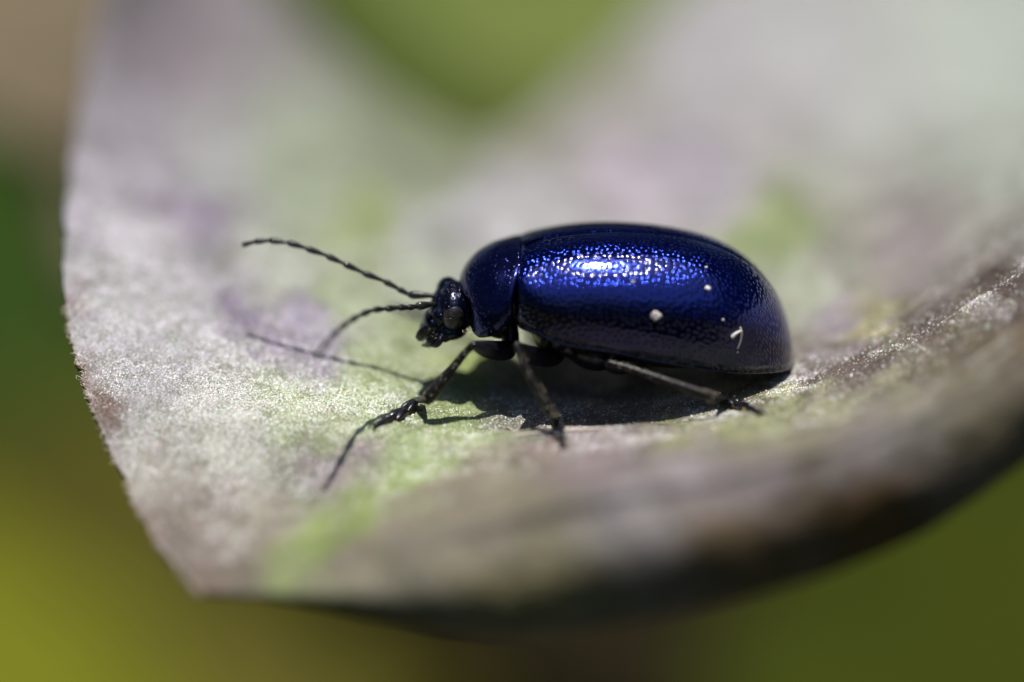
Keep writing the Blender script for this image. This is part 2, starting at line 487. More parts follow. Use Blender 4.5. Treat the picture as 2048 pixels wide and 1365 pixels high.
# leaf colour patches, belly and front-curl shade painted in, stored on its vertices
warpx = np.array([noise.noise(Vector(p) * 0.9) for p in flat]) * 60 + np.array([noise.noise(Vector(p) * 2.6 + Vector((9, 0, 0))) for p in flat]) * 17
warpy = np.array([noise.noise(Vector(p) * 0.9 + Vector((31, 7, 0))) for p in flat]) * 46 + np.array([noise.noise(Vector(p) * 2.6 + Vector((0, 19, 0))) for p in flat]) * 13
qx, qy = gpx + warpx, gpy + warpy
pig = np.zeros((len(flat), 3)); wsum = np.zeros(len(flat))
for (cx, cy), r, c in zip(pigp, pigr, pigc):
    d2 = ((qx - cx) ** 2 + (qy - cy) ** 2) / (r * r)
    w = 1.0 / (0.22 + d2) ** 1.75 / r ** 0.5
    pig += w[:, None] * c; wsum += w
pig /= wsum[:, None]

# real relief: soft quilting of the blade, wrinkles near the front foot, frayed left margin
du = np.gradient(surf, axis=1); dv = np.gradient(surf, axis=0)
nrm = np.cross(du, dv); nrm /= np.linalg.norm(nrm, axis=2, keepdims=True)
nrm *= np.sign(nrm[..., 2:3].mean())
disp = np.array([0.05 * noise.noise(Vector(p) * 0.55) + 0.035 * noise.noise(Vector(p) * 1.6 + Vector((5, 5, 5))) + 0.012 * noise.noise(Vector(p) * 5.0) for p in flat]).reshape(NV, NU)
def ridge(pts, h, w):
    out = np.zeros(len(flat))
    a = catmull(pts, 40)
    best = np.full(len(flat), 1e9)
    for (x, y) in a:
        best = np.minimum(best, ((gpx - x) ** 2 + ((gpy - y) * 2.2) ** 2))
    return h * np.exp(-best / (2 * w * w))
rel_h = ridge([(860, 818), (905, 838), (950, 843), (985, 838)], 0.10, 16)
rel_h += ridge([(1000, 872), (1080, 862), (1180, 860), (1290, 848)], 0.09, 14)
rel_h += ridge([(1560, 812), (1680, 770), (1800, 712), (1950, 600)], 0.05, 34)
rel_h -= ridge([(960, 858), (1080, 850), (1200, 848), (1330, 832), (1450, 812)], 0.10, 20)
disp = disp + rel_h.reshape(NV, NU)
surf = surf + nrm * disp[..., None]
# frayed margins
for i in range(NV):
    p = Vector(surf[i, 0])
    f = 0.07 * noise.noise(p * 1.7) + 0.05 * noise.noise(p * 6) + 0.025 * noise.noise(p * 17)
    for j in range(8):
        k = 1 - j / 8
        surf[i, j] += (surf[i, 0] - surf[i, 14]) / np.linalg.norm(surf[i, 0] - surf[i, 14]) * f * k
lv = surf.reshape(-1, 3)
lf = []
for i in range(NV - 1):
    for j in range(NU - 1):
        a = i * NU + j
        lf.append((a, a + 1, a + NU + 1, a + NU))
leaf_root = empty('leaf', Vector(lv[(NV // 2) * NU + NU // 2]), 'large mauve and green leaf with waxy bloom, the blue beetle stands on it', 'leaf')
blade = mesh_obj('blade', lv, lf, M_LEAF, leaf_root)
ca = blade.data.color_attributes.new('pigment_shade', 'FLOAT_COLOR', 'POINT')
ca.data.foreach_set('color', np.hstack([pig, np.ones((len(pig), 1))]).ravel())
sol = blade.modifiers.new('thickness', 'SOLIDIFY'); sol.thickness = 0.14; sol.offset = -1.0
leaf_bvh = BVHTree.FromPolygons([Vector(v) for v in lv], lf)
# solidify must grow downwards
if blade.data.polygons[len(lf) // 2].normal.z < 0:
    blade.data.flip_normals()
def leaf_at(px, py):
    o, d = ray(px, py)
    h = leaf_bvh.ray_cast(o, d)
    return h[0], (h[1] if h[1].z > 0 else -h[1])
def leaf_z(x, y):
    h = leaf_bvh.ray_cast(Vector((x, y, 30)), Vector((0, 0, -1)))
    return h[0] if h[0] else None

# wax grains: countless pale papillae on the skin, real relief that glitters in the sun
nr = np.random.default_rng(5)
NGR = 260000
gi = (0.22 + 0.56 * nr.uniform(0.0, 1.0, NGR)) * (NV - 2); gj = nr.uniform(0, 1, NGR) * (NU - 2)
ii = gi.astype(int); jj = gj.astype(int); fi = (gi - ii)[:, None]; fj = (gj - jj)[:, None]
gp = (surf[ii, jj] * (1 - fi) * (1 - fj) + surf[ii + 1, jj] * fi * (1 - fj) + surf[ii, jj + 1] * (1 - fi) * fj + surf[ii + 1, jj + 1] * fi * fj)
gpxg = gpx.reshape(NV, NU)[ii, jj]; gpyg = gpy.reshape(NV, NU)[ii, jj]
keep = (gp[:, 1] > -6.5) & (gp[:, 1] < 4.5) & (gpxg > 100) & (gpxg < 2080)
clump = np.array([0.16 + 0.9 * noise.noise(Vector(p) * 0.7) + 0.8 * noise.noise(Vector(p) * 2.1 + Vector((4, 4, 4))) + 0.5 * noise.noise(Vector(p) * 6.5) for p in gp])
clump += 0.45 * np.exp(-((gpxg - 440) / 280) ** 2 - ((gpyg - 850) / 160) ** 2) + 0.3 * np.exp(-((gpxg - 800) / 130) ** 2 - ((gpyg - 890) / 60) ** 2)
clump -= 0.30 * np.clip((-4.0 - gp[:, 1]) / 1.5, 0, 1)
clump -= 0.22 * np.clip((gpxg - 1450) / 200, 0, 1)
keep &= nr.uniform(0, 1, NGR) < np.clip(clump, 0.06, 1)
gp, ii, jj = gp[keep], ii[keep], jj[keep]
K = len(gp)
gn = nrm[ii, jj]
rd = nr.uniform(0.007, 0.022, K) * (1 + 0.5 * (nr.uniform(0, 1, K) > 0.93))
rdirs = nr.normal(size=(K, 3)); t1 = np.cross(gn, rdirs); t1 /= np.linalg.norm(t1, axis=1, keepdims=True)
lean = gn + 0.45 * rdirs / np.linalg.norm(rdirs, axis=1, keepdims=True); lean /= np.linalg.norm(lean, axis=1, keepdims=True)
t2 = np.cross(lean, t1); t2 /= np.linalg.norm(t2, axis=1, keepdims=True)
hh = rd * nr.uniform(0.7, 1.6, K)
gvv = np.stack([gp + t1 * rd[:, None], gp + t2 * rd[:, None] * .8, gp - t1 * rd[:, None], gp - t2 * rd[:, None] * .8, gp + lean * hh[:, None] + t1 * rd[:, None] * .2], 1)
gvv = gvv - gn[:, None, :] * 0.004
gme = bpy.data.meshes.new('wax_grains')
gfc = np.array([(0, 1, 4), (1, 2, 4), (2, 3, 4), (3, 0, 4)])
allf = (np.arange(K)[:, None, None] * 5 + gfc[None]).reshape(-1, 3)
gme.vertices.add(K * 5); gme.vertices.foreach_set('co', gvv.astype(np.float32).ravel())
gme.loops.add(len(allf) * 3); gme.loops.foreach_set('vertex_index', allf.astype(np.int32).ravel())
gme.polygons.add(len(allf)); gme.polygons.foreach_set('loop_start', np.arange(0, len(allf) * 3, 3, dtype=np.int32))
gme.update(calc_edges=True); gme.validate()
gcol = pig.reshape(NV, NU, 3)[ii, jj]
white = nr.uniform(0.0, 1.0, K)[:, None] ** 0.9
tint = np.clip(np.array([0.80, 0.79, 0.77]) + nr.normal(size=(K, 3)) * 0.10, .2, .95)
gcol = np.repeat(np.clip(gcol * (1 - white) + tint * white, 0, 1), 5, axis=0)
gca = gme.color_attributes.new('pigment_shade', 'FLOAT_COLOR', 'POINT')
gca.data.foreach_set('color', np.hstack([gcol, np.ones((len(gcol), 1))]).astype(np.float32).ravel())
mg, _, gb, gnn, gl = new_mat('wax_grain')
ga = gnn.new('ShaderNodeAttribute'); ga.attribute_name = 'pigment_shade'
gl.new(ga.outputs['Color'], gb.inputs['Base Color'])
gb.inputs['Roughness'].default_value = 0.16
gme.materials.append(mg)
gro = bpy.data.objects.new('wax_grains', gme); scene.collection.objects.link(gro)
gro.parent = leaf_root; gro.matrix_parent_inverse = leaf_root.matrix_world.inverted()
tag(gro, kind='stuff')

# fray: tiny dry fibres along the left margin (too many to pick apart)
fv = []
for k in range(260):
    i = rng.randrange(int(NV * 0.05), int(NV * 0.62))
    p = Vector(surf[i, 0]); out = Vector(surf[i, 0] - surf[i, 10]).normalized()
    d = (out * rng.uniform(0.2, 1) + Vector((rng.uniform(-.6, .6), rng.uniform(-.6, .6), rng.uniform(-.2, .8)))).normalized()
    L = rng.uniform(0.04, 0.16)
    bend = Vector((rng.uniform(-1, 1), rng.uniform(-1, 1), rng.uniform(-1, 1))) * L * 0.3
    p = p - out * 0.03
    fv.append(tube([(p, 0.012), (p + d * L * 0.5 + bend, 0.010), (p + d * L, 0.004)], n=5, seg=5))
V, F = join(fv)
tag(mesh_obj('edge_fringe', V, F, M_FRINGE, leaf_root), kind='stuff')

# dry shreds lifting from the leaf skin under the beetle
def shred(pts, r, label):
    path = []
    for (px, py, lift), rr in zip(pts, r):
        h, nn = leaf_at(px, py)
        path.append((h + nn * lift, rr))
    V, F = tube(path, n=16, seg=8, flat=1.8)
    V = [v + Vector((noise.noise(v * 12), noise.noise(v * 12 + Vector((3, 0, 0))), noise.noise(v * 12 + Vector((0, 5, 0))))) * 0.02 for v in V]
    o = mesh_obj('leaf_shred', V, F, M_SHRED)
    tag(o, label, 'shred', None)
    return o
shred([(1030, 871, 0.0), (1085, 866, 0.015), (1150, 861, 0.01), (1230, 857, 0.0)], [0.012, 0.030, 0.028, 0.012], 'pale dry shred of leaf skin lying behind the middle foot')
shred([(996, 853, 0.0), (1015, 857, 0.02), (1036, 864, 0.0)], [0.007, 0.010, 0.007], 'thin pale shred of leaf skin in the dark under the belly')

# ------------------------------------------------------------------ the beetle
rear_pt = P(1400, 745, -0.2)
beetle = empty('beetle', Vector((1.2, -0.5, -0.8)), 'shiny metallic blue leaf beetle with long black antennae walking on the leaf', 'beetle')

# wing cases: suture line and lower margin, front to back
SUT = [(1036, 512, -.14), (1046, 487, -.15), (1105, 473, -.17), (1180, 463, -.19), (1255, 461, -.2), (1335, 467, -.2), (1420, 486, -.2), (1495, 524, -.2), (1550, 584, -.2), (1578, 648, -.2), (1588, 716, -.2)]
LOW = [(1038, 630, -1.30), (1036, 640, -1.60), (1078, 660, -1.85), (1135, 681, -2.0), (1215, 693, -2.08), (1315, 713, -2.08), (1420, 731, -1.95), (1495, 737, -1.66), (1550, 734, -1.18), (1578, 728, -0.72), (1588, 718, -0.2)]
NS, NT = 170, 84
sut = np.array([list(P(*p)) for p in SUT]); low = np.array([list(P(*p)) for p in LOW])
def dense(arr):
    c = catmull(arr, 900)
    # stations: denser to the rear where it rounds off
    s = np.linspace(0, 1, NS); s = 1 - (1 - s) ** 1.25
    idx = np.clip((s * 899).astype(float), 0, 899)
    lo = np.floor(idx).astype(int); hi = np.minimum(lo + 1, 899); f = (idx - lo)[:, None]
    return c[lo] * (1 - f) + c[hi] * f
sutd, lowd = dense(sut), dense(low)
ROLL_RISE = 0.42
def elytron(side):
    V, F = [], []
    prof = []
    q = 2.35
    for k in range(NT):
        th = (k / (NT - 1)) * math.pi / 2
        s, c = math.sin(th), math.cos(th)
        prof.append((s ** (2 / q), c ** (2 / q)))
    for i in range(NS):
        T, L = sutd[i], lowd[i]
        if side < 0:
            E = L
        else:
            rise = ROLL_RISE * min(1.0, (T[1] - L[1]) / 1.9)
            E = np.array([L[0], 2 * T[1] - L[1] + 0.12 * rise, L[2] + rise])
        h = T[2] - E[2]; w = E[1] - T[1]
        u = i / (NS - 1)
        for k, (s, c) in enumerate(prof):
            y = T[1] + side * 0.012 + (w - side * 0.012) * s * (1.0 + 0.035 * math.sin(math.pi * min(1, k / (NT - 1))) * (1 if h > 0.2 else 0))
            z = E[2] + h * c
            x = T[0] + (E[0] - T[0]) * s
            # suture groove
            g = k / (NT - 1)
            if k < 4: z -= (0.030, 0.014, 0.005, 0.001)[k] * min(1, h)
            # gentle shoulder hump and dent
            sh = math.exp(-((u - 0.10) / 0.05) ** 2 - ((g - 0.62) / 0.14) ** 2) * 0.05
            de = math.exp(-((u - 0.17) / 0.05) ** 2 - ((g - 0.55) / 0.14) ** 2) * 0.03
            wv = 0.02 * math.exp(-((g - 0.83) / 0.06) ** 2) * math.sin(u * 9.0) * (1 if u < 0.8 else 0)
            y += side * (sh - de + wv) * 0.8
            z += (sh - de) * 0.6
            V.append(Vector((x, y, z)))
        # lip: turned-out margin, then tucked under
        yb, zb, xb = V[-1].y, V[-1].z, V[-1].x
        k1 = min(1.0, abs(w) / 1.0)
        V.append(Vector((xb, yb - side * 0.05 * k1, zb - 0.055)))
        V.append(Vector((xb, yb + side * 0.025 * k1, zb - 0.085)))
        V.append(Vector((xb, yb + side * 0.020 * k1, zb - 0.125)))
        V.append(Vector((xb, yb - side * 0.20 * k1, zb - 0.12 + 0.05)))
    W = NT + 4
    for i in range(NS - 1):
        for k in range(W - 1):
            a = i * W + k
            F.append((a, a + 1, a + W + 1, a + W) if side < 0 else (a, a + W, a + W + 1, a + 1))
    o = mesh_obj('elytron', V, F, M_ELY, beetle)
    # surface coordinates in mm, and a blue to blue-black tone painting in dark reflections (margin, shoulder seam and tip)
    A = np.array([list(v) for v in V]).reshape(NS, W, 3)
    cu = np.zeros((NS, W)); cu[1:] = np.cumsum(np.linalg.norm(np.diff(A, axis=0), axis=2), axis=0)
    cu = cu[:, W // 3][:, None] * np.ones((1, W))
    cv = np.zeros((NS, W)); cv[:, 1:] = np.cumsum(np.linalg.norm(np.diff(A, axis=1), axis=2), axis=1)
    uvl = o.data.uv_layers.new(name='shell')
    vi = np.zeros(len(o.data.loops), int); o.data.loops.foreach_get('vertex_index', vi)
    uvl.data.foreach_set('uv', np.stack([cu.ravel()[vi], cv.ravel()[vi]], 1).astype(np.float32).ravel())
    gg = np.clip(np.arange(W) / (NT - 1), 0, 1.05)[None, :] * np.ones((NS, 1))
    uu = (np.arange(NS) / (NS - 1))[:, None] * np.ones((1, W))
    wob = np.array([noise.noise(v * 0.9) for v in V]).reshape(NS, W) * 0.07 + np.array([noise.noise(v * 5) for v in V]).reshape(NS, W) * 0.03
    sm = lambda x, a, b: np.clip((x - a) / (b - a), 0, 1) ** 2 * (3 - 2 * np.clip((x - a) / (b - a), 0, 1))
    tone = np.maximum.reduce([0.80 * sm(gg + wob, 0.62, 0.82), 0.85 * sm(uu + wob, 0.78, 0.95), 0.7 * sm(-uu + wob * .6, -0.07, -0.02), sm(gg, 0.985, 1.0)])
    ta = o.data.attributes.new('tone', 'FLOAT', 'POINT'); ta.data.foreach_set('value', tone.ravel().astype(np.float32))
    return o, V, F
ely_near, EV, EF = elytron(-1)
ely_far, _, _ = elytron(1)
ely_bvh = BVHTree.FromPolygons(EV, EF)

# scutellum: small triangle between the wing-case bases
a, b_, c_ = P(1042, 492, -.42), P(1042, 482, .12), P(1090, 473, -.16)
mid = (a + b_ + c_) / 3 + Vector((0, 0, .06))
SV, SF = [], []
NSC = 10
for i in range(NSC + 1):
    t = i / NSC
    p0 = a.lerp(c_, t); p1 = b_.lerp(c_, t)
    for j in range(9):
        s = j / 8
        p = p0.lerp(p1, s)
        SV.append(p + Vector((0, 0, 0.05 * math.sin(math.pi * s) * (1 - t) + 0.012)))
for i in range(NSC):
    for j in range(8):
        q_ = i * 9 + j
        SF.append((q_, q_ + 1, q_ + 10, q_ + 9))
mesh_obj('scutellum', SV, SF, M_PRO, beetle)

# pronotum shield
PT = [(921, 560, -.20), (930, 540, -.18), (952, 516, -.17), (985, 498, -.16), (1015, 491, -.15), (1038, 489, -.15), (1041, 495, -.15)]
PL = [(950, 640, -1.10), (949, 655, -1.22), (960, 664, -1.38), (980, 660, -1.52), (1002, 646, -1.60), (1019, 628, -1.62), (1021, 630, -1.55)]
pt = catmull([list(P(*p)) for p in PT], 60); plw = catmull([list(P(*p)) for p in PL], 60)
PV, PF = [], []
NP_ = 90
for i in range(60):
    T, L = pt[i], plw[i]
    Fr = np.array([L[0] - 0.02, 2 * T[1] - L[1] + .05, L[2] + 0.30])
    for k in range(NP_ + 1):
        an = (k / NP_ * 2 - 1) * math.pi / 2 * 1.06
        E = L if an < 0 else Fr
        s = abs(math.sin(an)); c = math.cos(an)
        if abs(an) > math.pi / 2:
            s = 1.0 - (abs(an) - math.pi / 2) * 0.8
        s_ = s ** 0.9; cc = math.copysign(abs(c) ** 0.9, c)
        u = i / 59
        rim = 0.02 * (math.exp(-((u - 0.03) / 0.03) ** 2) + math.exp(-((u - 0.96) / 0.03) ** 2)) - 0.012 * (math.exp(-((u - 0.12) / 0.03) ** 2) + math.exp(-((u - 0.88) / 0.03) ** 2))
        # the front margin reaches forward on top, the rear margin bows back at mid height
        bow = 0.10 * math.sin(min(s, 1) * math.pi) * (u - 0.15)
        p = Vector((T[0] + (E[0] - T[0]) * s_ ** 2 + bow, T[1] + (E[1] - T[1]) * s_ * (1 + rim), E[2] + (T[2] - E[2]) * cc * (1 + rim)))
        PV.append(p)
for i in range(59):
    for k in range(NP_):
        a = i * (NP_ + 1) + k
        PF.append((a, a + NP_ + 1, a + NP_ + 2, a + 1))
pron = mesh_obj('pronotum', PV, PF, M_PRO, beetle)
s_ = pron.modifiers.new('shell', 'SOLIDIFY'); s_.thickness = 0.06; s_.offset = 0
b_ = pron.modifiers.new('soft', 'SUBSURF'); b_.levels = 1; b_.render_levels = 1

# continuous underside: prothorax, mid and hind thorax, abdomen
def E(px, py, Y, r, rot=None): return ellipsoid(P(px, py, Y), r, rot=rot)
tilt = Matrix.Rotation(R(9), 3, 'Y')
body = fused('body', [
    E(985, 590, -.1, (.55, 1.05, .78)),
    E(975, 630, -.4, (.42, .85, .38)),
    E(1000, 640, -.5, (.32, .60, .36)),
    E(1060, 590, 0, (.5, 1.0, .7)),
    E(1110, 640, 0, (.55, 1.45, .6), tilt),
    E(1190, 668, 0, (.75, 1.62, .58), tilt),
    E(1130, 690, -.85, (.28, .42, .22), tilt),
    E(1240, 690, -.7, (.45, .9, .36), tilt),
    E(1320, 655, 0, (1.5, 1.75, .62), tilt),
    E(1420, 668, 0, (1.25, 1.5, .55), tilt),
    E(1500, 690, 0, (.72, .95, .40), tilt),
    E(945, 600, -.2, (.42, .62, .45)),
], M_BODY, beetle, voxel=0.04, smooth=10)

# head with two swollen vertex lobes and a short muzzle
head = fused('head', [
    E(908, 612, -.36, (.36, .70, .50)),
    E(896, 580, -.10, (.24, .40, .25)),
    E(893, 606, -.56, (.20, .32, .20)),
    E(882, 604, -.36, (.20, .50, .24)),
    E(880, 624, -.48, (.25, .48, .32)),
    E(868, 642, -.52, (.24, .44, .28)),
    E(858, 657, -.55, (.20, .38, .20)),
    E(872, 668, -.58, (.26, .38, .19)),
    E(900, 656, -.52, (.36, .50, .22)),
    E(930, 610, -.30, (.30, .6, .45)),
], M_HEAD, beetle, voxel=0.022, smooth=5)
# eyes
def eye(px, py, Y, r, rotz, roty=0):
    rot = Matrix.Rotation(rotz, 3, 'Z') @ Matrix.Rotation(roty, 3, 'Y')
    V, F = ellipsoid(P(px, py, Y), r, 36, 22, rot)
    return mesh_obj('eye', V, F, M_EYE, head)
eye(906, 634, -.90, (.215, .19, .28), R(-12), R(14))
eye(906, 588, .20, (.2, .16, .25), R(15), R(14))
# mouthparts
V, F = tube([(P(868, 650, -.72), .08), (P(856, 658, -.72), .12), (P(846, 668, -.68), .11), (P(843, 677, -.66), .06)], n=14, seg=14, flat=2.2)
mesh_obj('labrum', V, F, M_MOUTH, head)
for pts in ([(868, 668, -.84, .10), (862, 682, -.86, .10), (855, 690, -.78, .06), (845, 691, -.68, .025)],
            [(872, 668, -.35, .10), (866, 683, -.36, .09), (860, 690, -.44, .06), (852, 692, -.54, .025)]):
    V, F = tube([(P(a, b, c), r) for a, b, c, r in pts], n=14, seg=10)
    mesh_obj('mandible', V, F, M_BODY, head)
for pts in ([(884, 670, -.92, .06), (880, 682, -.98, .065), (873, 690, -.98, .06), (864, 692, -.94, .035)],
            [(902, 668, -.85, .045), (898, 677, -.92, .045), (890, 683, -.95, .03)]):
    V, F = tube([(P(a, b, c), r) for a, b, c, r in pts], n=14, seg=10)
    mesh_obj('palp', V, F, M_BODY, head)

def hairs(anchor, count, Lr, rad, mat, name, parent, dirf):
    parts = []
    for k in range(count):
        p, d = anchor(k)
        L = rng.uniform(*Lr)
        s = d.cross(Vector((rng.uniform(-1, 1), rng.uniform(-1, 1), rng.uniform(-1, 1))))
        s = s.normalized() if s.length > 1e-4 else Vector((1, 0, 0))
        t = s.cross(d).normalized()
        tip = p + d * L
        V = [p + s * rad, p - s * rad * .5 + t * rad * .87, p - s * rad * .5 - t * rad * .87, tip]
        parts.append((V, [(0, 1, 3), (1, 2, 3), (2, 0, 3), (0, 2, 1)]))
    V, F = join(parts)
    o = mesh_obj(name, V, F, mat, parent)
    tag(o, kind='stuff')
    return o
def chin(k):
    p = P(rng.uniform(846, 880), rng.uniform(660, 688), rng.uniform(-.98, -.7))
    return p, Vector((rng.uniform(-1, -.1), rng.uniform(-.8, .2), rng.uniform(-1, .3))).normalized()
hairs(chin, 120, (.05, .13), .006, M_SETA, 'mouth_hairs', head, None)
def throat(k):
    p = P(rng.uniform(925, 1000), rng.uniform(655, 664), rng.uniform(-1.25, -.95))
    return p, Vector((rng.uniform(-.3, 1), rng.uniform(-.6, .2), rng.uniform(-.5, .3))).normalized()
hairs(throat, 26, (.12, .26), .006, M_SETA, 'throat_hairs', body, None)

# antennae: eleven club-shaped joints each
def antenna(pts, y0, y1, bend, name='antenna'):
    n = len(pts) - 1
    P3 = []
    for i, (px, py) in enumerate(pts):
        t = i / n
        P3.append(P(px, py, y0 + (y1 - y0) * t ** bend))
    root = None
    for i in range(n):
        a, b = P3[i], P3[i + 1]
        L = (b - a).length
        thick = 1.0 if i < 9 else (0.92 if i == 9 else 0.8)
        rb, rt = 0.034, 0.070 * thick
        if i == 0: rb, rt = 0.045, 0.088
        if i in (1, 2): rb, rt = 0.038, 0.066
        d = (b - a)
        last = i == n - 1
        path = [(a - d * 0.02, rb), (a + d * .25, rb * 1.2), (a + d * .55, rt * .86), (a + d * .82, rt), (a + d * .95, rt * (.45 if last else .82))]
        V, F = tube(path, n=14, seg=12)
        if i == 0:
            root = mesh_obj(name, V, F, M_ANT, head)
        else:
            mesh_obj('antenna_segment', V, F, M_ANT, root)
    # third level is the limit (beetle > antenna > segment): hang the antenna on the beetle itself
    root.parent = beetle
    root.matrix_parent_inverse = beetle.matrix_world.inverted()
    # short hairs all along
    def anch(k):
        i = rng.randrange(n)
        p = P3[i].lerp(P3[i + 1], rng.uniform(.3, 1))
        dr = Vector((rng.uniform(-1, 1), rng.uniform(-1, 1), rng.uniform(-1, 1))).normalized()
        ax = (P3[i + 1] - P3[i]).normalized()
        dr = (dr - ax * dr.dot(ax)).normalized()
        return p + dr * .045, (dr + ax * .9).normalized()
    hairs(anch, 160, (.02, .05), .004, M_ANT, 'antenna_hairs', root, None)
    return root
ANT_FAR = [(872, 592), (818, 590), (797, 578), (769, 563), (726, 546), (688, 528), (654, 512), (613, 497), (577, 486), (540, 481), (510, 484), (484, 491)]
ANT_NEAR = [(868, 608), (834, 613), (817, 616), (799, 616), (773, 618), (748, 620), (724, 629), (702, 641), (682, 656), (664, 674), (648, 694), (634, 716)]
antenna(ANT_FAR, -.36, 0.35, 1.0)
antenna(ANT_NEAR, -.78, -4.0, 1.25)

# ------------------------------------------------------------------ legs
def leg(femur, tibia, tarsus, claw_dir, near=True, hairsn=120):
    """femur / tibia / tarsus: rows of (Vector, radius)"""
    V, F = tube(femur, n=26, seg=18, flat=0.9)
    fem = mesh_obj('leg', V, F, M_LEG, beetle)
    V, F = tube(tibia, n=24, seg=14)
    tib = mesh_obj('tibia', V, F, M_TIB, fem)
    # spines at the end of the tibia
    nj = len(tarsus) - 1
    for i in range(nj):
        a, ra = tarsus[i]; b, rb = tarsus[i + 1]
        d = b - a
        if i < nj - 1:
            # heart-shaped joint: two lobes
            side = d.cross(Vector((0, 0, 1))).normalized()
            w = (ra + rb) * 0.5
            lobes = []
            for s in (-1, 1):
                lobes.append(tube([(a, w * .45), (a + d * .45 + side * s * w * .35, w * .62), (a + d * .85 + side * s * w * .62, w * .60), (a + d * 1.12 + side * s * w * .72, w * .25)], n=12, seg=10))
            V, F = join(lobes)
            o = mesh_obj('tarsus_segment', V, F, M_LEG, fem)
        else:
            V, F = tube([(a, ra * .55), (a + d * .4, ra * .6), (b, rb)], n=10, seg=10)
            mesh_obj('tarsus_segment', V, F, M_LEG, fem)
            side = d.cross(Vector((0, 0, 1))).normalized()
            dn = d.normalized()
            for s in (-1, 1):
                V, F = tube([(b, .022), (b + dn * .07 + side * s * .05 + Vector((0, 0, .01)), .02), (b + dn * .12 + side * s * .08 - Vector((0, 0, .05)), .013), (b + dn * .12 + side * s * .07 - Vector((0, 0, .10)), .005)], n=10, seg=7)
                mesh_obj('claw', V, F, M_TIB, fem)
    # pale foot pad under the lobes
    a, ra = tarsus[nj - 2]; b, rb = tarsus[nj - 1]
    V, F = tube([(a - Vector((0, 0, ra * .35)), ra * .5), (b - Vector((0, 0, rb * .5)) + (b - a) * .25, rb * .45)], n=6, seg=9, flat=1.5)
    mesh_obj('foot_pad', V, F, M_PAD, fem)
    # setae on shin and toes
    tp = catmull([(p.x, p.y, p.z, r) for p, r in tibia], 60)
    tt = catmull([(p.x, p.y, p.z, r) for p, r in tarsus], 30)
    def anch(k):
        if k % 5 == 0:
            j = rng.randrange(2, 28); q = tt[j]; ax = Vector(tt[j + 1][:3]) - Vector(tt[j - 1][:3])
        else:
            j = min(58, int(2 + 57 * rng.random() ** 0.6)); q = tp[j]; ax = Vector(tp[j + 1][:3]) - Vector(tp[j - 1][:3])
        ax.normalize()
        dr = Vector((rng.uniform(-1, 1), rng.uniform(-1, 1), rng.uniform(-1, 1))).normalized()
        dr = (dr - ax * dr.dot(ax)).normalized()
        return Vector(q[:3]) + dr * q[3] * .9, (dr * .75 + ax).normalized()
    hairs(anch, hairsn, (.04, .085), .0085, M_SETA, 'setae', fem, None)
    return fem

def foot(px, py, lift=0.06):
    h, nn = leaf_at(px, py)
    return h + Vector((0, 0, lift))
# near front leg
f0, f1, f2, f3 = foot(836, 812, .14), foot(812, 826, .08), foot(789, 841, .06), foot(750, 856, .06)
knee = P(946, 690, -1.95)
leg([(P(1012, 640, -.75), .20), (P(1020, 672, -.85), .20), (P(1018, 698, -1.05), .19), (P(1000, 702, -1.35), .20), (P(972, 698, -1.7), .17), (P(947, 690, -1.95), .075)],
    [(knee, .07), (P(925, 712, -2.0), .075), (P(890, 757, -2.1), .105), (P(864, 788, -2.15), .135), (P(854, 800, -2.15), .115)],
    [(P(850, 803, -2.12), .07), (f0, .11), (f1, .13), (f2, .13), (f3, .045)], None)
# near middle leg
g0, g1, g2, g3 = foot(1112, 850, .16), foot(1117, 866, .09), foot(1121, 879, .07), foot(1126, 895, .05)
leg([(P(1118, 690, -.85), .19), (P(1112, 712, -1.0), .18), (P(1088, 716, -1.4), .19), (P(1058, 707, -1.85), .175), (P(1034, 690, -2.25), .075)],
    [(P(1033, 690, -2.25), .072), (P(1045, 722, -2.42), .085), (P(1070, 770, -2.65), .10), (P(1098, 818, -2.85), .115), (P(1108, 836, -2.9), .10)],
    [(P(1109, 838, -2.9), .06), (g0, .10), (g1, .11), (g2, .12), (g3, .045)], None)
# near hind leg
h0, h1, h2, h3 = foot(1452, 806, .11), foot(1470, 814, .08), foot(1489, 820, .07), foot(1520, 830, .05)
leg([(P(1300, 700, -.7), .2), (P(1280, 716, -1.1), .21), (P(1250, 728, -1.55), .21), (P(1225, 732, -1.9), .15), (P(1216, 727, -2.1), .08)],
    [(P(1218, 726, -2.12), .07), (P(1260, 738, -2.25), .078), (P(1330, 762, -2.45), .092), (P(1405, 788, -2.6), .11), (P(1430, 797, -2.62), .095)],
    [(P(1430, 798, -2.62), .06), (h0, .10), (h1, .115), (h2, .12), (h3, .045)], None)
